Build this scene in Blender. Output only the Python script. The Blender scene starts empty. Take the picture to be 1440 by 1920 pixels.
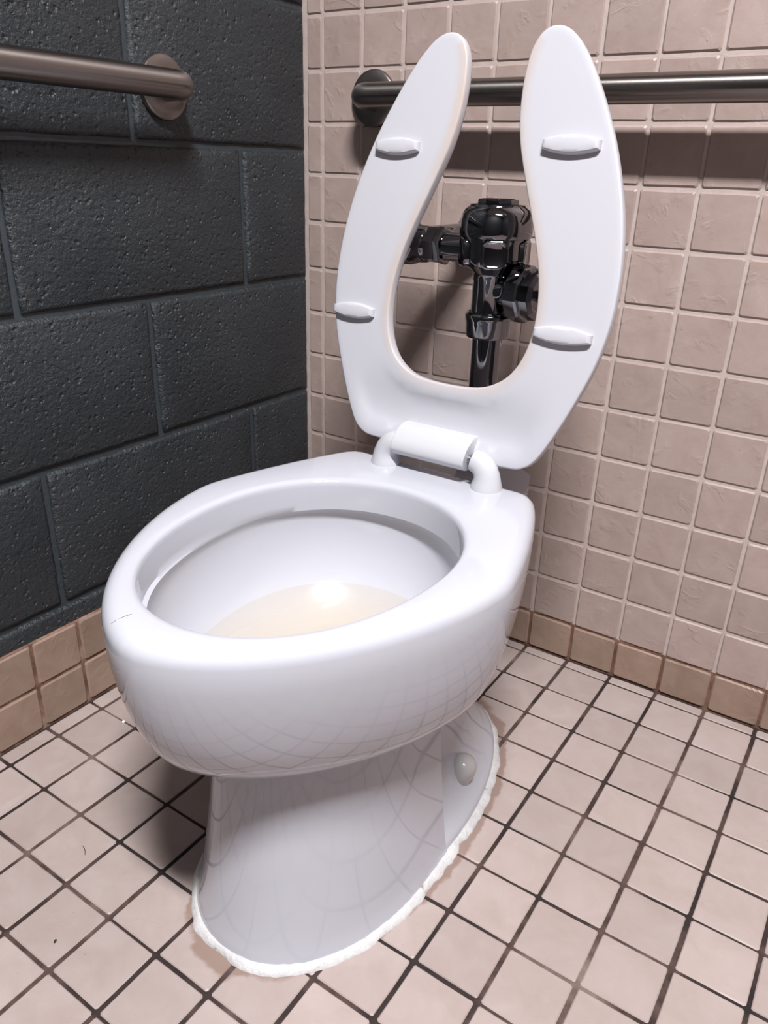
import bpy, bmesh, math, random
from math import pi, sin, cos, radians, hypot, atan2
from mathutils import Vector, Matrix
from mathutils.geometry import delaunay_2d_cdt

# ------------------------------------------------------------------ camera, world, exposure
sc = bpy.context.scene
C = sc.collection
random.seed(7)

cd = bpy.data.cameras.new('camera')
cam = bpy.data.objects.new('camera', cd)
C.objects.link(cam)
cd.sensor_fit = 'HORIZONTAL'
cd.sensor_width = 36.0
cd.lens = 36.0 * 1450.17 / 1440.0
cd.clip_start = 0.02
cam_right = Vector((0.8295, 0.5577, 0.0292))
cam_down = Vector((0.2499, -0.3243, -0.9123))
cam_fwd = Vector((-0.4995, 0.7640, -0.4084))
cam.matrix_world = Matrix((
    (cam_right.x, -cam_down.x, -cam_fwd.x, 0.9043),
    (cam_right.y, -cam_down.y, -cam_fwd.y, -1.1097),
    (cam_right.z, -cam_down.z, -cam_fwd.z, 0.7651),
    (0, 0, 0, 1)))
sc.camera = cam

w = bpy.data.worlds.new('world')
sc.world = w
w.use_nodes = True
w.node_tree.nodes['Background'].inputs[0].default_value = (0.9, 0.95, 1.0, 1)
w.node_tree.nodes['Background'].inputs[1].default_value = 0.05
sc.view_settings.view_transform = 'Standard'
sc.view_settings.look = 'None'
sc.view_settings.gamma = 1.0
sc.view_settings.use_curve_mapping = False
sc.view_settings.exposure = 0.0
LAMP_POWER = 116.0
LAMP_COLOR = (1.0, 0.975, 0.97)
LAMP_POS = (1.20, -1.32, 2.40)

# ------------------------------------------------------------------ helpers
class NB:
    """small node-tree builder"""
    def __init__(s, name):
        s.m = bpy.data.materials.new(name)
        s.m.use_nodes = True
        s.t = s.m.node_tree
        s.b = s.t.nodes['Principled BSDF']
        s.out = s.t.nodes['Material Output']
    def n(s, typ, **kw):
        o = s.t.nodes.new(typ)
        for k, v in kw.items():
            if k.startswith('_'):
                setattr(o, k[1:], v)
        return o
    def l(s, a, b):
        s.t.links.new(a, b)
    def set(s, **kw):
        for k, v in kw.items():
            s.b.inputs[k.replace('_', ' ')].default_value = v
    def math(s, op, a, b=None, clamp=False):
        o = s.t.nodes.new('ShaderNodeMath'); o.operation = op; o.use_clamp = clamp
        for i, v in enumerate((a, b)):
            if v is None: continue
            if isinstance(v, (int, float)): o.inputs[i].default_value = v
            else: s.l(v, o.inputs[i])
        return o.outputs[0]
    def noise(s, vec, scale, detail=4, rough=0.55, dist=0.0):
        o = s.t.nodes.new('ShaderNodeTexNoise')
        o.inputs['Scale'].default_value = scale; o.inputs['Detail'].default_value = detail
        o.inputs['Roughness'].default_value = rough; o.inputs['Distortion'].default_value = dist
        if vec is not None: s.l(vec, o.inputs['Vector'])
        return o.outputs['Fac']
    def ramp(s, fac, stops):
        o = s.t.nodes.new('ShaderNodeValToRGB')
        e = o.color_ramp.elements
        while len(e) < len(stops): e.new(0.5)
        for el, (p, c) in zip(e, stops):
            el.position = p
            el.color = (c, c, c, 1) if isinstance(c, (int, float)) else (*c, 1)
        s.l(fac, o.inputs[0])
        return o.outputs[0]
    def mix(s, fac, a, b, mode='MIX'):
        o = s.t.nodes.new('ShaderNodeMix'); o.data_type = 'RGBA'; o.blend_type = mode
        for sock, v in ((o.inputs[0], fac), (o.inputs[6], a), (o.inputs[7], b)):
            if isinstance(v, (int, float)): sock.default_value = v
            elif isinstance(v, tuple): sock.default_value = (*v, 1)
            else: s.l(v, sock)
        return o.outputs[2]
    def bump(s, h, strength, dist):
        o = s.t.nodes.new('ShaderNodeBump')
        o.inputs['Strength'].default_value = strength; o.inputs['Distance'].default_value = dist
        s.l(h, o.inputs['Height']); s.l(o.outputs[0], s.b.inputs['Normal'])
    def objvec(s):
        """object coordinates shifted by a per-object random so that no two pieces look alike"""
        tc = s.t.nodes.new('ShaderNodeTexCoord'); oi = s.t.nodes.new('ShaderNodeObjectInfo')
        cx = s.t.nodes.new('ShaderNodeCombineXYZ')
        s.l(s.math('MULTIPLY', oi.outputs['Random'], 37.0), cx.inputs[0])
        s.l(s.math('MULTIPLY', oi.outputs['Random'], 61.0), cx.inputs[1])
        a = s.t.nodes.new('ShaderNodeVectorMath'); a.operation = 'ADD'
        s.l(tc.outputs['Object'], a.inputs[0]); s.l(cx.outputs[0], a.inputs[1])
        return a.outputs[0], oi.outputs['Random']
    def pos(s):
        return s.t.nodes.new('ShaderNodeNewGeometry').outputs['Position']

def obj(name, data, mats=None, parent=None, loc=(0, 0, 0), rot=(0, 0, 0), smooth=35):
    """link one mesh object; data is a bmesh or a mesh"""
    if isinstance(data, bmesh.types.BMesh):
        me = bpy.data.meshes.new(name)
        bmesh.ops.recalc_face_normals(data, faces=data.faces)
        data.to_mesh(me); data.free()
        if smooth:
            me.polygons.foreach_set('use_smooth', [True] * len(me.polygons))
            me.set_sharp_from_angle(angle=radians(smooth))
        for m in (mats if isinstance(mats, (list, tuple)) else [mats]):
            if m: me.materials.append(m)
    else:
        me = data
    o = bpy.data.objects.new(name, me)
    C.objects.link(o)
    o.location = loc; o.rotation_euler = rot
    if parent: o.parent = parent
    return o

def tag(o, label=None, cat=None, group=None, kind=None):
    if label: o['label'] = label
    if cat: o['category'] = cat
    if group: o['group'] = group
    if kind: o['kind'] = kind
    return o

def empty(name, loc, label, cat):
    o = bpy.data.objects.new(name, None); C.objects.link(o); o.location = loc
    o.empty_display_size = 0.05
    return tag(o, label, cat)

def box(bm, a, b, bevel=0.0, seg=2):
    r = bmesh.ops.create_cube(bm, size=1.0)
    vs = r['verts']
    for v in vs:
        v.co = Vector([(a[i] + b[i]) / 2 + v.co[i] * (b[i] - a[i]) for i in range(3)])
    if bevel:
        es = list({e for v in vs for e in v.link_edges})
        bmesh.ops.bevel(bm, geom=es, offset=bevel, segments=seg, affect='EDGES', profile=0.5)

def skin_rings(bm, rings, cap0=True, cap1=True, closed=True):
    """rings: lists of coordinates, all the same length; quads between neighbours"""
    R = [[bm.verts.new(p) for p in r] for r in rings]
    n = len(R[0])
    for a, b in zip(R, R[1:]):
        for i in range(n if closed else n - 1):
            j = (i + 1) % n
            bm.faces.new((a[i], a[j], b[j], b[i]))
    if cap0: bm.faces.new(R[0][::-1])
    if cap1: bm.faces.new(R[-1])
    return R

def lathe(bm, prof, origin=(0, 0, 0), axis=(0, 0, 1), n=40, sides=None):
    """profile [(radius, distance along axis)]; sides gives a polygonal nut instead of a round"""
    ax = Vector(axis).normalized()
    u = ax.orthogonal().normalized(); v = ax.cross(u)
    o = Vector(origin); n = sides or n
    rings = []
    for r, h in prof:
        rings.append([o + ax * h + (u * cos(2 * pi * k / n) + v * sin(2 * pi * k / n)) * max(r, 1e-4) for k in range(n)])
    skin_rings(bm, rings)

def tube(bm, pts, radii, n=28, cap=True):
    pts = [Vector(p) for p in pts]
    if not isinstance(radii, (list, tuple)): radii = [radii] * len(pts)
    rings = []; prev = None
    for i, p in enumerate(pts):
        t = (pts[min(i + 1, len(pts) - 1)] - pts[max(i - 1, 0)]).normalized()
        u = t.orthogonal().normalized() if prev is None else (prev - t * prev.dot(t)).normalized()
        prev = u; v = t.cross(u)
        rings.append([p + (u * cos(2 * pi * k / n) + v * sin(2 * pi * k / n)) * radii[i] for k in range(n)])
    return skin_rings(bm, rings, cap, cap)

def arc(c, a, b, r, n=10):
    """quarter bend around centre c from direction a to direction b"""
    c, a, b = Vector(c), Vector(a), Vector(b)
    return [c + a * r * cos(pi / 2 * k / n) + b * r * sin(pi / 2 * k / n) for k in range(n + 1)]

def spline(pts, per=8, closed=False):
    """Catmull-Rom through 2-D points"""
    out = []; n = len(pts)
    rng = n if closed else n - 1
    for i in range(rng):
        P = [pts[(i + k) % n] if closed else pts[min(max(i + k, 0), n - 1)] for k in (-1, 0, 1, 2)]
        for s in range(per):
            t = s / per
            out.append(tuple(0.5 * ((2 * P[1][d]) + (-P[0][d] + P[2][d]) * t + (2 * P[0][d] - 5 * P[1][d] + 4 * P[2][d] - P[3][d]) * t * t
                             + (-P[0][d] + 3 * P[1][d] - 3 * P[2][d] + P[3][d]) * t ** 3) for d in range(2)))
    if not closed: out.append(tuple(pts[-1]))
    return out

def polar(half, cy, n=96):
    """half outline [(x>=0, y)] front to back -> n points around (0, cy), same angle for every outline"""
    full = half + [(-x, y) for x, y in half[::-1]]
    out = []
    for k in range(n):
        a = 2 * pi * (k + 0.5) / n
        d = (sin(a), -cos(a)); best = None
        for i in range(len(full)):
            p, q = full[i], full[(i + 1) % len(full)]
            ex, ey = q[0] - p[0], q[1] - p[1]
            det = d[0] * -ey + d[1] * ex
            if abs(det) < 1e-12: continue
            px, py = p[0], p[1] - cy
            t = (px * -ey + py * ex) / det
            s = (d[0] * py - d[1] * px) / det
            if t > 0 and -1e-6 <= s <= 1 + 1e-6 and (best is None or t > best): best = t
        out.append((d[0] * best, cy + d[1] * best))
    return out

# ------------------------------------------------------------------ materials
def mat_tile(name, base, dark, rough=0.42, relief=0.35, stain=False):
    k = NB(name)
    v, rnd = k.objvec()
    big = k.noise(v, 22, 5, 0.6, 0.6)
    col = k.mix(k.ramp(big, [(0.30, 0.0), (0.72, 1.0)]), dark, base)
    tint = k.math('ADD', k.math('MULTIPLY', rnd, 0.14), 0.93)
    hs = k.n('ShaderNodeHueSaturation')
    k.l(col, hs.inputs['Color']); k.l(tint, hs.inputs['Value'])
    col = hs.outputs[0]
    vein = k.noise(v, 15, 5, 0.55, 1.2)
    gate = k.ramp(k.noise(v, 26, 2), [(0.52, 0.0), (0.64, 1.0)])
    crease = k.math('SUBTRACT', 1.0, k.math('MULTIPLY', k.math('ABSOLUTE', k.math('SUBTRACT', vein, 0.5)), 14.0), True)
    crease = k.math('MULTIPLY', crease, gate)
    if stain:
        # rusty soil that has crept out around the foot of the bowl: an uneven ring following the caulk
        sp = k.n('ShaderNodeSeparateXYZ'); p = k.pos(); k.l(p, sp.inputs[0])
        ex = k.math('DIVIDE', k.math('SUBTRACT', sp.outputs[0], 0.472), 0.150)
        ey = k.math('DIVIDE', k.math('ADD', sp.outputs[1], 0.466), 0.287)
        d = k.math('SQRT', k.math('ADD', k.math('MULTIPLY', ex, ex), k.math('MULTIPLY', ey, ey)))
        wob = k.math('MULTIPLY', k.math('SUBTRACT', k.noise(p, 28, 4), 0.5), 0.16)
        ring = k.ramp(k.math('ADD', d, wob), [(0.975, 1.0), (1.05, 0.0)])
        k.ring = ring
        col = k.mix(k.math('MULTIPLY', ring, 0.55), col, (0.16, 0.085, 0.05))
    spot = k.ramp(k.noise(v, 190, 1.5), [(0.785, 0.0), (0.81, 1.0)])
    col = k.mix(k.math('MULTIPLY', spot, 0.7), col, (0.07, 0.045, 0.035))
    k.l(col, k.b.inputs['Base Color'])
    r = k.math('ADD', k.math('MULTIPLY', big, 0.2), rough - 0.1)
    k.l(r, k.b.inputs['Roughness'])
    k.set(Specular_IOR_Level=0.18 if stain else 0.32)
    h = k.math('ADD', k.math('MULTIPLY', crease, 0.55), k.math('ADD', k.math('MULTIPLY', k.noise(v, 18, 4), 0.8), k.math('MULTIPLY', k.noise(v, 150, 4, 0.65), 0.22)))
    k.bump(h, relief, 0.0022)
    return k.m

M = {}
M['wall_tile'] = mat_tile('wall_tile', (0.405, 0.322, 0.298), (0.345, 0.265, 0.238), 0.42, 0.42)
M['base_tile'] = mat_tile('base_tile', (0.325, 0.238, 0.193), (0.255, 0.176, 0.135), 0.36, 0.32)
M['floor_tile'] = mat_tile('floor_tile', (0.392, 0.330, 0.317), (0.348, 0.283, 0.265), 0.40, 0.14, True)

k = NB('wall_grout')
p = k.pos(); sp = k.n('ShaderNodeSeparateXYZ'); k.l(p, sp.inputs[0])
light = k.ramp(k.noise(p, 40, 4), [(0.3, (0.435, 0.36, 0.34)), (0.7, (0.505, 0.425, 0.40))])
soil = k.ramp(k.noise(p, 30, 4), [(0.3, (0.10, 0.045, 0.028)), (0.7, (0.24, 0.13, 0.09))])
zz = k.math('ADD', sp.outputs[2], k.math('MULTIPLY', k.noise(p, 25, 2), 0.006))
isl = k.math('LESS_THAN', zz, 0.0725)
k.l(k.mix(isl, light, soil), k.b.inputs['Base Color']); k.set(Roughness=0.85)
k.bump(k.noise(p, 300, 3), 0.4, 0.001)
M['wall_grout'] = k.m

k = NB('base_grout')
p = k.pos()
k.l(k.ramp(k.noise(p, 34, 5), [(0.32, (0.09, 0.04, 0.025)), (0.55, (0.22, 0.13, 0.09)), (0.75, (0.42, 0.31, 0.25))]), k.b.inputs['Base Color'])
k.set(Roughness=0.85); k.bump(k.noise(p, 260, 3), 0.5, 0.001)
M['base_grout'] = k.m

k = NB('floor_grout')
p = k.pos()
a = k.noise(p, 7.0, 3, 0.6)
b = k.noise(p, 60, 4, 0.6)
mixv = k.math('ADD', k.math('MULTIPLY', a, 0.75), k.math('MULTIPLY', b, 0.25))
k.l(k.ramp(mixv, [(0.38, (0.008, 0.005, 0.005)), (0.48, (0.028, 0.015, 0.013)), (0.57, (0.085, 0.052, 0.045)), (0.70, (0.20, 0.155, 0.135))]), k.b.inputs['Base Color'])
k.set(Roughness=0.8); k.bump(b, 0.5, 0.001)
M['floor_grout'] = k.m

k = NB('block_paint')
v, rnd = k.objvec()
tone = k.noise(v, 9, 4)
k.l(k.mix(k.ramp(tone, [(0.3, 0.0), (0.7, 1.0)]), (0.021, 0.026, 0.031), (0.031, 0.037, 0.042)), k.b.inputs['Base Color'])
k.set(Roughness=0.34, Specular_IOR_Level=0.5)
vo = k.n('ShaderNodeTexVoronoi'); vo.inputs['Scale'].default_value = 120; k.l(v, vo.inputs['Vector'])
gate = k.ramp(k.noise(v, 95, 3), [(0.46, 0.0), (0.60, 1.0)])
pit = k.math('MULTIPLY', k.ramp(vo.outputs['Distance'], [(0.0, 1.0), (0.45, 0.0)]), gate)
h = k.math('SUBTRACT', k.math('ADD', k.math('MULTIPLY', k.noise(v, 150, 5, 0.65), 1.0), k.math('MULTIPLY', k.noise(v, 45, 3), 0.6)), k.math('MULTIPLY', pit, 0.9))
k.bump(h, 1.0, 0.0030)
M['block_paint'] = k.m

k = NB('mortar_paint')
p = k.pos()
k.set(Base_Color=(0.040, 0.049, 0.056, 1), Roughness=0.45)
k.bump(k.noise(p, 120, 4), 0.4, 0.002)
M['mortar'] = k.m

k = NB('plain_dark_paint')
k.set(Base_Color=(0.02, 0.02, 0.022, 1), Roughness=0.7)
k.bump(k.noise(k.pos(), 80, 3), 0.3, 0.002)
M['plain_dark'] = k.m
k = NB('ceiling_paint')
k.set(Base_Color=(0.70, 0.70, 0.69, 1), Roughness=0.9)
k.bump(k.noise(k.pos(), 60, 3), 0.3, 0.002)
M['ceiling'] = k.m

def porcelain(name, col, rough=0.10, inner=False):
    k = NB(name)
    p = k.pos()
    if inner:
        # limescale tide mark in the bottom of the bowl
        sp = k.n('ShaderNodeSeparateXYZ'); k.l(p, sp.inputs[0])
        zz = k.math('ADD', sp.outputs[2], k.math('MULTIPLY', k.math('SUBTRACT', k.noise(p, 14, 2, 0.5, 0.4), 0.5), 0.02))
        at = k.n('ShaderNodeAttribute', _attribute_name='basin')
        st = k.math('MULTIPLY', k.ramp(zz, [(0.238, 1.0), (0.300, 0.0)]), at.outputs['Fac'])
        k.l(k.mix(st, col, (0.495, 0.452, 0.405)), k.b.inputs['Base Color'])
    else:
        k.set(Base_Color=(*col, 1))
    k.set(Roughness=rough, Specular_IOR_Level=0.5)
    if inner:
        k.l(k.math('ADD', k.math('MULTIPLY', st, 0.5), rough), k.b.inputs['Roughness'])
        k.l(k.math('SUBTRACT', 0.5, k.math('MULTIPLY', st, 0.4)), k.b.inputs['Specular IOR Level'])
    k.bump(k.noise(p, 26, 2), 0.03, 0.002)
    return k.m
M['porcelain'] = porcelain('porcelain', (0.478, 0.490, 0.548), 0.055)
M['basin'] = porcelain('stained_porcelain', (0.478, 0.490, 0.548), 0.055, True)
M['cap_white'] = porcelain('cap_plastic', (0.42, 0.41, 0.415), 0.22)
M['hinge_white'] = porcelain('hinge_plastic', (0.52, 0.528, 0.565), 0.28)

k = NB('seat_plastic')
at = k.n('ShaderNodeAttribute', _attribute_name='wear')
wn = k.math('MULTIPLY', at.outputs['Fac'], k.ramp(k.noise(k.pos(), 18, 3), [(0.25, 0.25), (0.7, 1.0)]))
k.l(k.mix(wn, (0.505, 0.508, 0.556), (0.50, 0.405, 0.345)), k.b.inputs['Base Color'])
k.set(Roughness=0.30, Specular_IOR_Level=0.45)
M['seat'] = k.m

k = NB('caulk')
p = k.pos()
k.l(k.ramp(k.noise(p, 55, 5, 0.7), [(0.27, (0.24, 0.18, 0.13)), (0.38, (0.52, 0.515, 0.525)), (0.7, (0.60, 0.60, 0.615))]), k.b.inputs['Base Color'])
k.set(Roughness=0.55); k.bump(k.noise(p, 180, 4), 0.6, 0.0025)
M['caulk'] = k.m

k = NB('chrome')
k.set(Base_Color=(0.20, 0.20, 0.215, 1), Metallic=1.0, Roughness=0.045)
k.bump(k.noise(k.pos(), 70, 2), 0.02, 0.001)
M['chrome'] = k.m
def steel(name, aniso):
    k = NB(name)
    p = k.pos()
    k.set(Base_Color=(0.27, 0.245, 0.235, 1), Metallic=1.0)
    k.l(k.math('ADD', k.math('MULTIPLY', k.noise(p, 400, 3), 0.08), 0.27), k.b.inputs['Roughness'])
    if aniso:
        # polished round and round, so highlights stretch along the tube
        t = k.n('ShaderNodeTangent'); t.direction_type = 'UV_MAP'; t.uv_map = 'along'
        k.l(t.outputs[0], k.b.inputs['Tangent'])
        k.set(Anisotropic=0.85)
    return k.m
M['steel'] = steel('brushed_steel', False)
M['steel_bar'] = steel('brushed_steel_tube', True)
k = NB('zinc_pin')
k.set(Base_Color=(0.45, 0.45, 0.46, 1), Metallic=1.0, Roughness=0.3)
k.bump(k.noise(k.pos(), 500, 2), 0.3, 0.0005)
M['zinc'] = k.m

k = NB('water')
tr = k.n('ShaderNodeBsdfTransparent'); tr.inputs[0].default_value = (0.97, 0.955, 0.92, 1)
gl = k.n('ShaderNodeBsdfGlossy'); gl.inputs['Roughness'].default_value = 0.01
fr = k.n('ShaderNodeFresnel'); fr.inputs[0].default_value = 1.33
mx = k.n('ShaderNodeMixShader')
k.l(fr.outputs[0], mx.inputs[0]); k.l(tr.outputs[0], mx.inputs[1]); k.l(gl.outputs[0], mx.inputs[2])
k.l(mx.outputs[0], k.out.inputs[0])
M['water'] = k.m

k = NB('lamp_diffuser')
k.set(Base_Color=(0.9, 0.9, 0.9, 1), Emission_Color=(1, 0.97, 0.95, 1), Emission_Strength=6.0)
M['diffuser'] = k.m
k = NB('lamp_metal')
k.set(Base_Color=(0.7, 0.7, 0.7, 1), Roughness=0.5)
M['lamp_metal'] = k.m
k = NB('black_speck')
k.set(Base_Color=(0.01, 0.008, 0.008, 1), Roughness=0.6)
M['black'] = k.m
k = NB('paper')
k.set(Base_Color=(0.85, 0.85, 0.85, 1), Roughness=0.9)
k.bump(k.noise(k.pos(), 300, 3), 0.6, 0.001)
M['paper'] = k.m

# ------------------------------------------------------------------ room shell
S = 0.0757                   # wall tile pitch
XO = 0.036                   # first upright joint, measured from the block wall
RX, RY, RZ = 2.35, -2.05, 2.44

def slab(name, a, b, m, label, cat):
    bm = bmesh.new(); box(bm, a, b)
    return tag(obj(name, bm, m, smooth=0), label, cat, kind='structure')

wall_back = slab('wall_back', (-0.15, 0.002, -0.1), (RX, 0.12, RZ), M['wall_grout'], 'tiled back wall of small square beige tiles with pale grout behind the toilet', 'wall')
wall_left = slab('wall_left', (-0.2, RY, -0.1), (-0.0060, 0.0019, RZ), M['mortar'], 'charcoal painted concrete block wall beside the toilet', 'wall')
wall_right = slab('wall_right', (RX, RY, -0.1), (RX + 0.12, 0.12, RZ), M['plain_dark'], 'plain dark painted wall across the room, out of the picture', 'wall')
wall_front = slab('wall_front', (-0.2, RY - 0.12, -0.1), (RX + 0.12, RY, RZ), M['plain_dark'], 'plain dark painted wall opposite the toilet, out of the picture', 'wall')
floor = slab('floor', (-0.0045, RY, -0.08), (RX, 0.002, -0.0014), M['floor_grout'], 'floor of small square pinkish beige tiles with dirty dark grout', 'floor')
ceiling = slab('ceiling', (-0.2, RY - 0.12, RZ), (RX + 0.12, 0.12, RZ + 0.08), M['ceiling'], 'plain pale painted ceiling above the room', 'ceiling')

def tile_rings(w, h, d, bev, rnd, wob):
    """a tile with eased, slightly wavy edges: front face towards +Z at z = d"""
    def ring(ins, z, c, j):
        x, y = w / 2 - ins, h / 2 - ins
        pts = [(-x + c, -y), (0, -y), (x - c, -y), (x, -y + c), (x, 0), (x, y - c), (x - c, y), (0, y), (-x + c, y), (-x, y - c), (-x, 0), (-x, -y + c)]
        return [Vector((a + rnd.uniform(-j, j), b + rnd.uniform(-j, j), z)) for a, b in pts]
    return [ring(0, -0.004, 0.0018, 0), ring(0, d - bev, 0.0018, wob), ring(bev * 1.1, d, 0.0022, wob)]

_cache = {}
def tile_mesh(w, h, d, bev, wob, mat, variants=6):
    key = (round(w, 4), round(h, 4), mat.name, random.randrange(variants))
    if key not in _cache:
        rnd = random.Random(str(key))
        bm = bmesh.new(); skin_rings(bm, tile_rings(w, h, d, bev, rnd, wob), cap0=False)
        me = bpy.data.meshes.new('tile')
        bmesh.ops.recalc_face_normals(bm, faces=bm.faces); bm.to_mesh(me); bm.free()
        me.polygons.foreach_set('use_smooth', [True] * len(me.polygons)); me.set_sharp_from_angle(angle=radians(24))
        me.materials.append(mat)
        _cache[key] = me
    return _cache[key]

def field(name, parent, cells, d, bev, wob, mat, xf):
    """tiles outside the picture, joined"""
    bm = bmesh.new(); rnd = random.Random(name)
    for x, y, w_, h_ in cells:
        skin_rings(bm, [[xf(p + Vector((x, y, 0))) for p in r] for r in tile_rings(w_, h_, d, bev, rnd, wob)], cap0=False)
    o = obj(name, bm, mat, parent, smooth=24)
    o['kind'] = 'stuff'
    return o

# back wall: upright joints every S from XO, level joints from 0.0674 upwards, a base course below
gw, gh = 0.0044, 0.0046
cols = [(0.0025, XO)] + [(XO + i * S, XO + (i + 1) * S) for i in range(31)]
cols = [(a, min(b, RX)) for a, b in cols if a < RX - 0.01]
J0 = 0.8906 * S
rows = [(0.0, J0)] + [(J0 + j * S, J0 + (j + 1) * S) for j in range(32)]
rows = [(a, min(b, RZ)) for a, b in rows if a < RZ - 0.01]
far = []
for ci, (x0, x1) in enumerate(cols):
    for ri, (z0, z1) in enumerate(rows):
        w_, h_ = x1 - x0 - gw, z1 - z0 - gh
        if ci < 15 and ri < 17:
            jx = random.gauss(0, 0.0004); jz = random.gauss(0, 0.0004)
            mt = M['base_tile'] if ri == 0 else M['wall_tile']
            dd = 0.003 if ri == 0 else 0.0022
            obj('tile', tile_mesh(w_, h_, dd, 0.0019, 0.00035, mt), None, wall_back,
                ((x0 + x1) / 2 + jx, 0.002, (z0 + z1) / 2 + jz), (radians(90) + random.gauss(0, 0.0035), random.gauss(0, 0.004), 0))
        else:
            far.append(((x0 + x1) / 2, (z0 + z1) / 2, w_, h_))
field('tile_field', wall_back, far, 0.0022, 0.0019, 0.0003, M['wall_tile'], lambda p: Vector((p.x, 0.002 - p.z, p.y)))

# floor: joints towards the camera continue the wall's upright joints
PY = 0.9910 * S
y0j = -1.2834 * S
fx = [(0.0075, XO)] + [(XO + i * S, XO + (i + 1) * S) for i in range(31)]
fx = [(a, min(b, RX)) for a, b in fx if a < RX - 0.01]
fy = [(y0j + PY, -0.0012)] + [(y0j - m * PY, y0j - (m - 1) * PY) for m in range(28)]
fy = [(max(a, RY), b) for a, b in fy if b > RY + 0.01]
far = []
for ci, (x0, x1) in enumerate(fx):
    for ri, (ya, yb) in enumerate(fy):
        w_, h_ = x1 - x0 - 0.0051, yb - ya - 0.0039
        if ci < 16 and ri < 18:
            obj('tile', tile_mesh(w_, h_, 0.0, 0.0010, 0.00035, M['floor_tile'], 8), None, floor,
                ((x0 + x1) / 2 + random.gauss(0, 0.0003), (ya + yb) / 2 + random.gauss(0, 0.0003), 0.0),
                (random.gauss(0, 0.002), random.gauss(0, 0.002), 0))
        else:
            far.append(((x0 + x1) / 2, (ya + yb) / 2, w_, h_))
field('tile_field', floor, far, 0.0, 0.0013, 0.0003, M['floor_tile'], lambda p: p)

# two courses of tile along the foot of the block wall
bm = bmesh.new(); box(bm, (-0.0046, RY, -0.004), (0.0052, -0.0005, 0.1425))
baseboard = tag(obj('baseboard_left', bm, M['base_grout'], smooth=0), 'two courses of tan tile along the foot of the charcoal block wall', 'baseboard', kind='structure')
courses = [(0.0, 0.0715), (0.0715, 0.1440)]
for ri, (ya, yb) in enumerate([(y0j - m * PY, y0j - (m - 1) * PY) for m in range(1, 27)] + [(y0j, -0.003)]):
    for z0, z1 in courses:
        obj('tile', tile_mesh(yb - ya - 0.0048, z1 - z0 - 0.0044, 0.0024, 0.0022, 0.0004, M['base_tile']), None, baseboard,
            (0.0052, (ya + yb) / 2, (z0 + z1) / 2 + random.gauss(0, 0.0004)), (radians(90), random.gauss(0, 0.004), radians(90) + random.gauss(0, 0.004)))

# concrete blocks, running bond, 203 mm courses
def block_mesh(L, H, rnd):
    bm = bmesh.new()
    def ring(ins, z, j):
        x, y = L / 2 - ins, H / 2 - ins
        n, m_ = 22, 11
        p = [(-x + 2 * x * i / n, -y) for i in range(n)] + [(x, -y + 2 * y * i / m_) for i in range(m_)]
        p += [(x - 2 * x * i / n, y) for i in range(n)] + [(-x, y - 2 * y * i / m_) for i in range(m_)]
        return [Vector((a + rnd.uniform(-j, j), b + rnd.uniform(-j, j), z)) for a, b in p]
    skin_rings(bm, [ring(0, -0.02, 0), ring(0, -0.0045, 0.0007), ring(0.0012, -0.0024, 0.0008), ring(0.0040, -0.0006, 0.0007), ring(0.0062, 0.0, 0.0005)], cap0=False)
    return bm
bz = [0.1745 + 0.2032 * i for i in range(-1, 12)]
for i in range(12):
    z0, z1 = bz[i], min(bz[i + 1], RZ - 0.002)
    if z1 - z0 < 0.05: continue
    first = -0.152 if i % 2 else -0.3535
    edges = [0.0]
    y = first
    while y > RY:
        edges.append(y); y -= 0.4045
    edges.append(RY)
    for yb, ya in zip(edges, edges[1:]):
        if yb - ya < 0.03: continue
        g0 = 0.0045 if yb < -0.001 else 0.0
        L = yb - ya - 0.0045 - g0
        obj('block', block_mesh(L, z1 - z0 - 0.0085, random.Random(i * 31 + int(-ya * 100))), M['block_paint'], wall_left,
            (0.0, (ya + yb) / 2 + (0.0045 - g0) / 2, (z0 + z1) / 2), (radians(90), 0, radians(90)), smooth=60)

# ceiling lamp (the room's only light)
lamp = empty('ceiling_lamp', (LAMP_POS[0], LAMP_POS[1], RZ), 'long rectangular ceiling light with a white diffuser above the camera, out of the picture', 'lamp')
bm = bmesh.new()
for a, b in (((-0.34, -0.095, -0.04), (0.34, -0.075, 0.0)), ((-0.34, 0.075, -0.04), (0.34, 0.095, 0.0)),
             ((-0.34, -0.075, -0.04), (-0.315, 0.075, 0.0)), ((0.315, -0.075, -0.04), (0.34, 0.075, 0.0))):
    box(bm, a, b, 0.003)
obj('frame', bm, M['lamp_metal'], lamp)
bm = bmesh.new(); box(bm, (-0.314, -0.074, -0.026), (0.314, 0.074, -0.018))
obj('diffuser', bm, M['diffuser'], lamp, smooth=0)
ld = bpy.data.lights.new('lamp_light', 'AREA')
ld.shape = 'RECTANGLE'; ld.size = 0.62; ld.size_y = 0.14
ld.energy = LAMP_POWER; ld.color = LAMP_COLOR
lo = bpy.data.objects.new('lamp_light', ld); C.objects.link(lo)
lo.parent = lamp; lo.location = (0, 0, -0.029)

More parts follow.
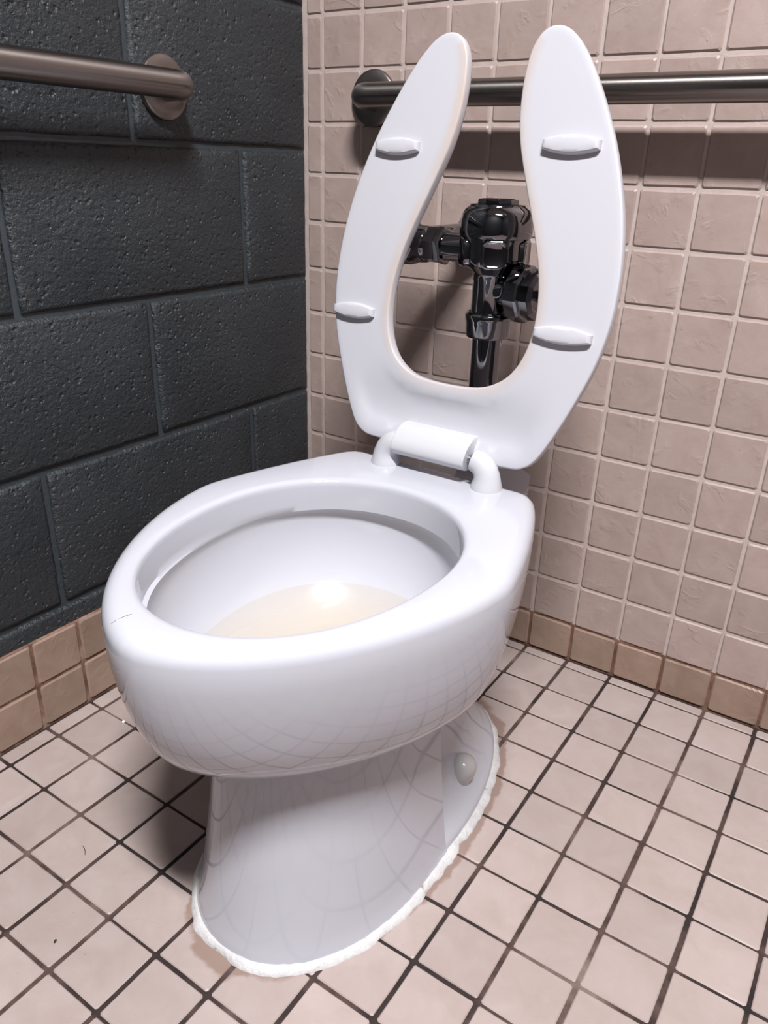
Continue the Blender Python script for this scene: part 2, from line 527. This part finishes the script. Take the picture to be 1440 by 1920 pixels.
# ------------------------------------------------------------------ toilet
TX = 0.472
toilet = empty('toilet', (TX, 0, 0), 'white elongated floor-mounted toilet with its open-front seat raised', 'toilet')
CY = -0.53
N = 112
W_, YW, FR = 0.1995, -0.5186, 0.2785
fr_ = [(W_ * abs(sin(a)) ** (2 / 1.66), YW - FR * abs(cos(a)) ** (2 / 1.66)) for a in [pi / 2 * i / 30 for i in range(31)]]
side_ = [(0.130 + (W_ - 0.130) * cos(b) ** (2 / 1.22), YW + (-0.312 - YW) * sin(b) ** (2 / 1.22)) for b in [pi / 2 * i / 16 for i in range(1, 15)]]
deck = fr_ + side_ + [(0.130, -0.3155), (0.125, -0.3105), (0.117, -0.3085), (0.0, -0.308)]
shelf = fr_ + [q for q in side_ if q[1] < -0.345] + [(0.131, -0.322), (0.112, -0.292), (0.099, -0.260), (0.090, -0.228), (0.080, -0.206), (0.065, -0.198), (0.0, -0.196)]
rim_low = [(0.804 * x, YW + 0.79 * (y - YW)) for x, y in fr_]
rim_low += [(0.157, -0.49), (0.148, -0.44), (0.133, -0.385), (0.112, -0.335), (0.090, -0.295), (0.068, -0.272), (0.04, -0.262), (0.0, -0.26)]
foot_ = [(0.104 * (abs(sin(a)) ** 0.9), -0.50 - 0.188 * (abs(cos(a)) ** 0.9)) for a in [pi / 2 * i / 20 for i in range(21)]]
foot_ += [(0.104, -0.47), (0.101, -0.42), (0.094, -0.36), (0.083, -0.31), (0.065, -0.285), (0.04, -0.272), (0.0, -0.27)]
D, Sh, Lo, Un = polar(deck, CY, N), polar(shelf, CY, N), polar(rim_low, CY, N), polar(foot_, CY, N)
def lerp(A, B, t): return [(a[0] + (b[0] - a[0]) * t, a[1] + (b[1] - a[1]) * t) for a, b in zip(A, B)]
def inset(A, d):
    out = []
    for i in range(len(A)):
        p, q = A[i - 1], A[(i + 1) % len(A)]
        tx, ty = q[0] - p[0], q[1] - p[1]; l = hypot(tx, ty)
        out.append((A[i][0] - ty / l * d, A[i][1] + tx / l * d))
    return out
def at(A, z): return [Vector((x, y, z)) for x, y in A]
# opening of the bowl, measured
OC = -0.575
opening = [(0.142 * (abs(sin(a)) ** 0.98), -0.555 - 0.196 * (abs(cos(a)) ** 0.98)) for a in [pi / 2 * i / 24 for i in range(25)]]
opening += [(0.142 * cos(a) ** 0.96, -0.555 + 0.158 * sin(a) ** 0.96) for a in [pi / 2 * i / 24 for i in range(1, 25)]]
# express the opening with the same angles as the deck so the two can be bridged
O = polar(opening, CY, N)
def scaled(A, sx, sy, cy): return [(x * sx, cy + (y - cy) * sy) for x, y in A]

rings = [at(lerp(Lo, Un, u), z) for z, u in ((0.222, 1.02), (0.238, 0.97), (0.2455, 0.80), (0.2510, 0.50), (0.2548, 0.22), (0.2568, 0.08), (0.2575, 0.02))]
for i in range(13):
    t = 1 - (i / 13) ** 1.7
    rings.append(at(lerp(Sh, Lo, 1 - (1 - t ** 1.83) ** (1 / 1.83)), 0.3995 - 0.1415 * t))
rings.append(at(Sh, 0.4000))
rings.append(at(inset(lerp(Sh, D, 0.92), 0.0004), 0.4022))
for ins, z in ((0.0004, 0.4055), (0.0014, 0.4100), (0.0034, 0.4137), (0.0066, 0.4168), (0.0108, 0.4190), (0.0160, 0.4200)):
    rings.append(at(inset(D, ins), z))
for grow, z in ((0.0085, 0.4200), (0.0045, 0.4194), (0.0018, 0.4178), (0.0004, 0.4150), (0.0, 0.411), (0.0, 0.390), (0.0005, 0.381)):
    rings.append(at(inset(O, -grow), z))
for s_, z in ((1.003, 0.378), (1.012, 0.3755), (1.022, 0.372), (1.026, 0.366), (1.022, 0.352), (0.995, 0.330), (0.94, 0.306), (0.84, 0.283), (0.66, 0.264), (0.50, 0.252), (0.34, 0.2445), (0.18, 0.241), (0.03, 0.2405)):
    rings.append([Vector((x * s_, -0.548 + (y + 0.555) * s_, z)) for x, y in O])
bm = bmesh.new(); bl = bm.verts.layers.float.new('basin')
RB = skin_rings(bm, rings, cap0=False)
for ring in RB[-11:]:
    for v in ring: v[bl] = 1.0
obj('bowl', bm, M['basin'], toilet, (-0.0095, 0, 0), smooth=48)

bm = bmesh.new()
wa = [(x * 0.862, -0.548 + (y + 0.555) * 0.862) for x, y in O]
c0 = bm.verts.new((0, -0.548, 0.288)); vs = [bm.verts.new((x, y, 0.288)) for x, y in wa]
for i in range(len(vs)): bm.faces.new((c0, vs[i], vs[(i + 1) % len(vs)]))
obj('water', bm, M['water'], toilet, (-0.0095, 0, 0))

# pedestal: U-shaped front column, flat at the back where the trapway is exposed
def column(wd, yf, yb, ex=2.15, n=60, z=0):
    out = []
    for i in range(n + 1):
        a = -pi / 2 + pi * i / n
        out.append(Vector((wd * math.copysign(abs(sin(a)) ** (2 / ex), sin(a)), -0.53 + (yf + 0.53) * abs(cos(a)) ** (2 / ex), z)))
    out.append(Vector((wd * 0.994, yb + 0.006, z))); out.append(Vector((wd * 0.95, yb + 0.010, z)))
    out.append(Vector((-wd * 0.95, yb + 0.010, z))); out.append(Vector((-wd * 0.994, yb + 0.006, z)))
    return out
bm = bmesh.new()
pr = [(0.0, 0.1310, -0.7290), (0.006, 0.1300, -0.7280), (0.014, 0.1275, -0.7255), (0.028, 0.1250, -0.7215), (0.05, 0.1222, -0.7165), (0.09, 0.1175, -0.7095), (0.13, 0.1132, -0.7035), (0.17, 0.1095, -0.6980), (0.21, 0.1065, -0.6930), (0.238, 0.1046, -0.6890)]
skin_rings(bm, [column(wd, yf, -0.487, z=z) for z, wd, yf in pr], cap1=False)
obj('pedestal', bm, M['porcelain'], toilet, smooth=40)

# foot flange with the trapway rising from it
def oval(wd, yf, yb, z, n=80, ex=2.0):
    cy, b = (yf + yb) / 2, (yb - yf) / 2
    return [Vector((wd * math.copysign(abs(sin(a)) ** (2 / ex), sin(a)), cy - b * math.copysign(abs(cos(a)) ** (2 / ex), cos(a)), z)) for a in [2 * pi * i / n for i in range(n)]]
bm = bmesh.new()
skin_rings(bm, [oval(0.1285, -0.705, -0.204, 0.0), oval(0.1285, -0.705, -0.204, 0.010), oval(0.1265, -0.703, -0.206, 0.0145), oval(0.1235, -0.70, -0.210, 0.0190), oval(0.117, -0.69, -0.217, 0.027), oval(0.107, -0.68, -0.230, 0.042), oval(0.095, -0.67, -0.248, 0.068),
                oval(0.083, -0.66, -0.268, 0.105), oval(0.074, -0.65, -0.285, 0.15), oval(0.076, -0.65, -0.285, 0.19), oval(0.083, -0.65, -0.28, 0.236)], cap1=False)
obj('foot_flange', bm, M['porcelain'], toilet, smooth=40)
for sx in (-1, 1):
    bm = bmesh.new()
    lathe(bm, [(0.0175, -0.018), (0.0178, 0.0), (0.0178, 0.006), (0.0171, 0.012), (0.0153, 0.0178), (0.0120, 0.0220), (0.0072, 0.0246), (0.002, 0.0254)], (sx * 0.0965, -0.394, 0.050), (sx * 0.38, 0, 1), 32)
    obj('bolt_cap', bm, M['cap_white'], toilet)['label'] = 'greyish white domed bolt cap on the foot'

# caulk bead: ragged ring where the foot meets the tiles
bm = bmesh.new(); rc = random.Random(5)
nn = 260; rings = []
ph = [rc.uniform(0, 6.3) for _ in range(12)]
wid = [0.0072 + sum(0.0009 / (1 + 0.12 * q) * sin((3 + 4 * q) * 2 * pi * a / nn + ph[q]) for q in range(12)) for a in range(nn)]
edge_ = [(0.131 * abs(sin(a)) ** (2 / 2.15), -0.53 - 0.199 * abs(cos(a)) ** (2 / 2.15)) for a in [pi / 2 * i / 30 for i in range(31)]]
edge_ += [(0.131, -0.50)] + [(0.1300 * sin(a), -0.4545 - 0.2515 * cos(a)) for a in [radians(90 + 6 * i) for i in range(16)]]
rings = polar(edge_, -0.463, nn)
rr = inset(rings, 0.0)
out = []
for i in range(nn):
    p, q = rr[i - 1], rr[(i + 1) % nn]
    tx, ty = q[0] - p[0], q[1] - p[1]; l = hypot(tx, ty) or 1
    nx, ny = ty / l, -tx / l
    front = 0.5 + 0.5 * max(0, -(rr[i][1] + 0.45) / 0.28)
    wv = (wid[i] + wid[i - 1] + wid[(i + 1) % nn]) / 3 * (0.62 + 0.55 * min(front, 1)) * (0.6 if rr[i][0] < -0.05 else 1.0) + (0.002 if rr[i][1] > -0.45 else 0.0) + rc.gauss(0, 0.00035)
    hv = 0.0065 + rc.gauss(0, 0.0003)
    out.append([Vector((rr[i][0] + nx * d, rr[i][1] + ny * d, z)) for d, z in
                ((-0.006, 0.0), (-0.005, hv * 0.7), (-0.001, hv), (wv * 0.35, hv * 0.82), (wv * 0.7, hv * 0.45), (wv * 0.93, hv * 0.2), (wv, 0.0))])
cols_ = [[out[i][j] for i in range(nn)] for j in range(7)]
skin_rings(bm, cols_, cap0=False, cap1=False)
obj('caulk_bead', bm, M['caulk'], toilet, smooth=50)['label'] = 'ragged white caulk bead around the foot'

# hinge: two elbow posts and a pin; the barrel belongs to the seat
HX = 0.468 - TX
HY, HZ = -0.332, 0.4505
for sx in (-1, 1):
    bm = bmesh.new()
    b0 = Vector((HX + sx * 0.0715, HY, 0.4195))
    pts = [b0, b0 + Vector((0, 0, 0.003)), b0 + Vector((0, 0, 0.008)), b0 + Vector((-sx * 0.0005, 0, 0.015)), b0 + Vector((-sx * 0.003, 0, 0.0215)),
           b0 + Vector((-sx * 0.0075, 0, 0.0270)), b0 + Vector((-sx * 0.013, 0, 0.0300)), b0 + Vector((-sx * 0.0185, 0, 0.0310))]
    tube(bm, pts, [0.0190, 0.0188, 0.0172, 0.0158, 0.0150, 0.0145, 0.0140, 0.0132], 30)
    obj('hinge_post', bm, M['hinge_white'], toilet)
bm = bmesh.new(); lathe(bm, [(0.005, -0.06), (0.005, 0.06)], (HX, HY, HZ), (1, 0, 0), 20)
for k_ in range(7):
    lathe(bm, [(0.0062, 0.0), (0.0062, 0.0012)], (HX + 0.0475 + k_ * 0.0018, HY, HZ), (1, 0, 0), 16)
obj('hinge_pin', bm, M['zinc'], toilet)['label'] = 'small metal hinge pin with a spring'

# ------------------------------------------------------------------ seat (raised, leaning back)
TH = radians(11)
half = [(0.0, 0.0), (0.055, 0.0), (0.098, 0.001), (0.112, 0.004), (0.1235, 0.012), (0.133, 0.026), (0.1455, 0.052), (0.160, 0.088), (0.1735, 0.128), (0.181, 0.168), (0.1825, 0.205), (0.1795, 0.245), (0.1715, 0.287), (0.160, 0.325), (0.1455, 0.362),
        (0.1275, 0.398), (0.108, 0.431), (0.090, 0.454), (0.0745, 0.4655), (0.0590, 0.4675), (0.0465, 0.4605), (0.0385, 0.445), (0.0355, 0.424), (0.0355, 0.400), (0.0380, 0.376), (0.0440, 0.350), (0.0540, 0.322), (0.0665, 0.290),
        (0.0790, 0.258), (0.0900, 0.224), (0.0960, 0.190), (0.0965, 0.160), (0.0915, 0.133), (0.0800, 0.110), (0.0620, 0.0945), (0.0380, 0.0860)]
half += [(0.0, 0.0835)]
poly = half[1:] + [(-x, y) for x, y in half[-2:0:-1]]
poly = [(0.0, 0.0)] + poly
P = spline(poly, 4, True)
# drop the midline double vertex of the inner edge cleanly
def ccw(A): return sum(A[i - 1][0] * A[i][1] - A[i][0] * A[i - 1][1] for i in range(len(A))) > 0
if not ccw(P): P = P[::-1]
def ins(d):
    return inset(P, d) if ccw(P) else inset(P, -d)
T = 0.0195; r = 0.006
# seat frame: x right, h up the seat, d towards the room (front face at d = 0)
SO = Vector((0.4632 - TX, -0.322, 0.445))
up = Vector((0, sin(TH), cos(TH))); dn = Vector((0, -cos(TH), sin(TH)))
def sp3(x, h, d): return SO + Vector((x, 0, 0)) + up * h + dn * d
bm = bmesh.new()
wear = bm.verts.layers.float.new('wear')
lv = [(0.009, -T), (0.004, -T + 0.0015), (0.001, -T + 0.005), (0.0, -T + 0.009), (0.0, -0.0026), (0.0004, -0.0012), (0.0012, -0.0004), (0.0026, 0.0), (0.0075, 0.0), (0.0140, 0.0)]
rings = [[sp3(x, h, d) for x, h in ins(i)] for i, d in lv]
R = skin_rings(bm, rings, cap1=False)
edge2 = ins(0.0140)
nb_ = len(edge2)
def inside(x, y):
    c = False
    for i in range(nb_):
        (x1, y1), (x2, y2) = edge2[i - 1], edge2[i]
        if (y1 > y) != (y2 > y) and x < (x2 - x1) * (y - y1) / (y2 - y1) + x1: c = not c
    return c
grid = [(gx * 0.008, gy * 0.008 + 0.001) for gx in range(-24, 25) for gy in range(0, 60)]
grid = [g for g in grid if inside(*g) and min(hypot(g[0] - e[0], g[1] - e[1]) for e in edge2) > 0.0045]
res_ = delaunay_2d_cdt([Vector(q) for q in edge2 + grid], [], [list(range(nb_))], 1, 1e-6)
def scoop(x, h):
    e = min(hypot(x - q[0], h - q[1]) for q in edge2)
    return -0.0075 * math.exp(-((h - 0.042) / 0.034) ** 2) * max(0.0, 1 - (x / 0.135) ** 4) * min(1.0, e / 0.012)
fv = [R[-1][i] if i < nb_ else bm.verts.new(sp3(res_[0][i].x, res_[0][i].y, scoop(res_[0][i].x, res_[0][i].y))) for i in range(len(res_[0]))]
for f in res_[2]:
    try: bm.faces.new([fv[i] for i in f])
    except ValueError: pass
def inner_edge(x, h): return 1.0 if (abs(x) < 0.0985 and h > 0.075 and (abs(x) < 0.04 or h < 0.36 or abs(x) < 0.045)) else 0.0
for li, ring in enumerate(R):
    for (x, h), v in zip(P, ring):
        e = inner_edge(x, h)
        f = {9: 0.0, 8: 0.45, 7: 0.75, 6: 0.8, 5: 0.7, 4: 0.35}.get(li, 0.1)
        v[wear] = e * f * (1.0 if h > 0.12 else 0.6)
seat = obj('seat', bm, M['seat'], toilet, smooth=35)
def bumper(cx, ch, wd):
    bm = bmesh.new()
    n = 16; rings = []
    for grow, d in ((0.0, -0.002), (0.0, 0.0035), (-0.0007, 0.0058), (-0.0022, 0.0074), (-0.005, 0.0080)):
        a = []
        wx = wd / 2 + grow; hy = 0.0098 + grow
        for i in range(n + 1):
            t = -1 + 2 * i / n; a.append((wx * t, -hy * (1 - 0.52 * t * t)))
        for i in range(n + 1):
            t = 1 - 2 * i / n; a.append((wx * t, hy * (1 - 0.52 * t * t)))
        rings.append([sp3(cx + x, ch + h, d) for x, h in a])
    skin_rings(bm, rings)
    return bm
for cx, ch, wd in ((-0.1125, 0.3475, 0.060), (0.1035, 0.3520, 0.064), (-0.1465, 0.1535, 0.061), (0.1330, 0.1590, 0.067)):
    obj('bumper', bumper(cx, ch, wd), M['seat'], seat)
# hinge barrel moulded to the seat's rear edge
bm = bmesh.new()
pf = spline([(-0.0085, 0.0355), (0.0040, 0.0335), (0.0120, 0.0290), (0.0200, 0.0215), (0.0255, 0.0120), (0.0265, 0.0035), (0.0235, -0.0015), (0.0170, -0.0050), (0.0090, -0.0058), (-0.0085, -0.0050)], 4)
e2 = []
for x, s_ in ((-0.0545, 0.92), (-0.0535, 1.0), (0.0455, 1.0), (0.0465, 0.92)):
    c_ = (0.012, 0.012)
    e2.append([sp3(x + 0.004, c_[1] + (h - c_[1]) * s_ - 0.0055, max(-0.0085, c_[0] + (d - c_[0]) * s_)) for d, h in pf])
skin_rings(bm, e2)
obj('hinge_barrel', bm, M['hinge_white'], seat, smooth=40)

# ------------------------------------------------------------------ flush valve
VX, VY = 0.4690, -0.2180
valve = empty('flush_valve', (VX, VY, 0.40), 'chrome exposed flush valve with supply stop behind the raised toilet seat', 'flush valve')
def vp(name, bm, label=None, parent=None, smooth=38):
    o = obj(name, bm, M['chrome'], parent or valve, (0, 0, 0), smooth=smooth)
    if parent is None: o.location = (-VX, -VY, -0.40)
    if label: o['label'] = label
    return o
bm = bmesh.new()
lathe(bm, [(0.0185, 0.4012), (0.0186, 0.58)], (VX, VY, 0), n=40); vp('flush_tube', bm)
bm = bmesh.new()
lathe(bm, [(0.024, 0.4012), (0.024, 0.404), (0.0275, 0.405), (0.0285, 0.408), (0.0285, 0.428), (0.0265, 0.432), (0.019, 0.433)], (VX, VY, 0), sides=8); vp('spud_nut', bm, smooth=20)
bm = bmesh.new()
lathe(bm, [(0.0195, 0.571), (0.0265, 0.572), (0.0280, 0.575), (0.0285, 0.590), (0.0292, 0.5925), (0.0297, 0.5965), (0.0297, 0.5995), (0.0275, 0.6025), (0.0250, 0.6035)], (VX, VY, 0), n=44); vp('tube_coupling', bm)
bm = bmesh.new()
lathe(bm, [(0.0232, 0.600), (0.0232, 0.640), (0.0240, 0.642), (0.0240, 0.646), (0.0262, 0.650), (0.0330, 0.656), (0.0375, 0.662), (0.0385, 0.668), (0.0385, 0.686), (0.0395, 0.689), (0.0395, 0.692)], (VX, VY, 0), n=48)
body = vp('valve_body', bm)
def boss(az, zc, w_, h_):
    bm = bmesh.new(); a = Vector((cos(az), sin(az), 0)); t = Vector((-sin(az), cos(az), 0)); z = Vector((0, 0, 1))
    o = Vector((VX, VY, zc)); rings = []
    for d, s_ in ((0.030, 1.0), (0.0385, 1.0), (0.0402, 0.96), (0.0410, 0.88), (0.0407, 0.80), (0.0398, 0.74), (0.0395, 0.70)):
        rings.append([o + a * d + t * (w_ * s_ * math.copysign(abs(cos(u)) ** 0.55, cos(u))) + z * (h_ * s_ * math.copysign(abs(sin(u)) ** 0.55, sin(u))) for u in [2 * pi * i / 36 for i in range(36)]])
    skin_rings(bm, rings)
    return bm
for az in (-64, -139, 11, 86):
    o = obj('wrench_boss', boss(radians(az), 0.6735, 0.0165, 0.0172), M['chrome'], body, smooth=30)
bm = bmesh.new()
lathe(bm, [(0.0395, 0.690), (0.0425, 0.691), (0.0435, 0.694), (0.0437, 0.700), (0.0432, 0.708), (0.0415, 0.716), (0.0385, 0.7215), (0.0340, 0.7245), (0.0330, 0.7255), (0.0325, 0.7275), (0.0235, 0.7285), (0.010, 0.729)], (VX, VY, 0), n=56); cap = vp('cap', bm)
bm = bmesh.new()
lathe(bm, [(0.0245, 0.726), (0.0250, 0.7275), (0.0250, 0.7315), (0.0242, 0.7330), (0.0205, 0.7334), (0.0195, 0.7322), (0.0020, 0.7322)], (VX, VY, 0), sides=10)
o = obj('cap_plug', bm, M['chrome'], cap, smooth=20)
# supply side, to the left
bm = bmesh.new()
tz = 0.6755
lathe(bm, [(0.0176, 0.030), (0.0176, 0.075), (0.0176, 0.105)], (VX, VY, tz), (-1, 0, 0), 36); vp('tail_pipe', bm)
bm = bmesh.new()
lathe(bm, [(0.0180, 0.066), (0.0225, 0.0665), (0.0240, 0.069), (0.0240, 0.0745), (0.0228, 0.076), (0.0222, 0.0765), (0.0222, 0.091), (0.0210, 0.0925), (0.0180, 0.093)], (VX, VY, tz), (-1, 0, 0), sides=6)
vp('coupling_nut', bm, smooth=20)
bm = bmesh.new()
lathe(bm, [(0.0190, 0.090), (0.0215, 0.092), (0.0225, 0.096), (0.0225, 0.105), (0.0245, 0.109), (0.0265, 0.116), (0.0270, 0.132), (0.0262, 0.146), (0.0225, 0.154), (0.0120, 0.159), (0.002, 0.160)], (VX, VY, tz), (-1, 0, 0), 40)
stop = vp('stop_valve', bm)
bm = bmesh.new()
lathe(bm, [(0.0230, -0.01), (0.0240, 0.016), (0.0255, 0.018), (0.0260, 0.021), (0.0260, 0.0225), (0.0240, 0.0240), (0.0235, 0.0255), (0.0250, 0.0265), (0.0250, 0.0280), (0.0235, 0.0295), (0.0170, 0.0300), (0.0160, 0.0292), (0.002, 0.0292)], (VX - 0.131, VY, tz), (0, -1, 0), 40)
obj('stop_cap', bm, M['chrome'], stop)
bm = bmesh.new()
lathe(bm, [(0.0215, 0.015), (0.0215, 0.036), (0.0175, 0.037), (0.0175, 0.212)], (VX - 0.131, VY, tz), (0, 1, 0), 36); vp('supply_pipe', bm)
bm = bmesh.new()
lathe(bm, [(0.019, 0.180), (0.022, 0.182), (0.034, 0.200), (0.039, 0.211), (0.0395, 0.2175)], (VX - 0.131, VY, tz), (0, 1, 0), 44); vp('wall_flange', bm)
# handle socket and lever, to the right
ha = Vector((0.985, -0.17, 0)).normalized()
bm = bmesh.new()
lathe(bm, [(0.0180, 0.010), (0.0175, 0.018), (0.0170, 0.024), (0.0190, 0.032), (0.0235, 0.038)], (VX, VY, 0.630), ha, 36)
soc = vp('handle_socket', bm)
bm = bmesh.new()
lathe(bm, [(0.0230, 0.0365), (0.0310, 0.0375), (0.0335, 0.040), (0.0335, 0.055), (0.0320, 0.058), (0.0290, 0.059), (0.0285, 0.070), (0.0240, 0.0745), (0.0120, 0.076)], (VX, VY, 0.630), ha, sides=10)
obj('socket_nut', bm, M['chrome'], soc, smooth=20)
bm = bmesh.new()
lathe(bm, [(0.0100, 0.074), (0.0110, 0.078), (0.0085, 0.084), (0.0070, 0.094), (0.0078, 0.104), (0.0090, 0.112), (0.0088, 0.117), (0.0050, 0.1205), (0.001, 0.121)], (VX, VY, 0.630), ha, 28)
obj('lever', bm, M['chrome'], soc)

# ------------------------------------------------------------------ grab bars
def grab_bar(name, root, p_end, out, along, length, label):
    """p_end: centre of the wall flange; out: away from the wall; along: bar direction"""
    e = empty(name, p_end, label, 'grab bar')
    out, along = Vector(out), Vector(along)
    rb, off, bend = 0.0170, 0.0575, 0.036
    def path(p, s):
        q = [p - out * 0.002, p + out * (off - bend) * 0.6]
        return q + arc(p + out * (off - bend) + along * s * bend, -along * s, out, bend, 12)
    a = path(Vector((0, 0, 0)), 1)
    b = path(along * length, -1)[::-1]
    path_ = a + [along * (length * 0.5) + out * off] + b
    bm = bmesh.new(); R = tube(bm, path_, rb, 36)
    run = [0.0]
    for p, q in zip(path_, path_[1:]): run.append(run[-1] + (q - p).length)
    at_ = {v: (run[i], k_) for i, ring in enumerate(R) for k_, v in enumerate(ring)}
    uv = bm.loops.layers.uv.new('along')
    for f in bm.faces:
        ks = [at_[l.vert][1] for l in f.loops]; wrap = max(ks) - min(ks) > 18
        for l in f.loops:
            u, k_ = at_[l.vert]
            l[uv].uv = (u, (36 if wrap and k_ == 0 else k_) / 36 * 0.107)
    obj('bar', bm, M['steel_bar'], e, smooth=40)
    for q in (Vector((0, 0, 0)), along * length):
        bm = bmesh.new()
        lathe(bm, [(0.0395, 0.0002), (0.0400, 0.003), (0.0390, 0.0068), (0.0365, 0.0085), (0.0250, 0.0098), (0.0180, 0.0102)], q, out, 44)
        obj('flange', bm, M['steel'], e, smooth=40)
    return e
grab_bar('grab_bar', None, (0.1385, -0.0003, 0.8590), (0, -1, 0), (1, 0, 0), 0.914, 'long horizontal stainless grab bar on the beige tiled wall behind the toilet seat')
grab_bar('grab_bar', None, (0.0005, -0.3020, 0.8520), (1, 0, 0), (0, -1, 0), 1.067, 'horizontal stainless grab bar on the charcoal block wall')

# ------------------------------------------------------------------ crumbs on the floor
bm = bmesh.new()
bmesh.ops.create_icosphere(bm, subdivisions=2, radius=0.0024)
rq = random.Random(3)
for v in bm.verts: v.co = Vector((v.co.x * 1.1, v.co.y * 0.9, v.co.z * 0.8)) * rq.uniform(0.75, 1.2)
tag(obj('paper_crumb', bm, M['paper'], None, (0.0885, -0.5495, 0.0012)), 'tiny white crumb lying in the floor joint near the block wall', 'crumb')
bm = bmesh.new(); tube(bm, [(0.2325, -0.7275, 0.0008), (0.237, -0.7285, 0.0010), (0.2415, -0.7305, 0.0009), (0.2465, -0.7345, 0.0008)], [0.0002, 0.0004, 0.0004, 0.0002], 6)
tag(obj('hair_strand', bm, M['black']), 'short dark strand lying on a floor tile left of the toilet foot', 'hair')
bm = bmesh.new(); bmesh.ops.create_icosphere(bm, subdivisions=2, radius=0.0017)
for v in bm.verts: v.co = Vector((v.co.x * 0.8, v.co.y * 1.5, v.co.z * 0.5))
tag(obj('grit_speck', bm, M['black'], None, (0.316, -0.8235, 0.0006), (0, 0, 0.6)), 'black speck of grit on the floor tile in front of the toilet', 'speck')
bm = bmesh.new(); tube(bm, [(0.4320, -0.7640, 0.4203), (0.4300, -0.7710, 0.4200), (0.4275, -0.7765, 0.4185), (0.4255, -0.7800, 0.4165)], [0.0001, 0.00025, 0.00025, 0.0001], 6)
tag(obj('hair_strand', bm, M['black']), 'fine dark hair lying on the front of the toilet rim', 'hair')
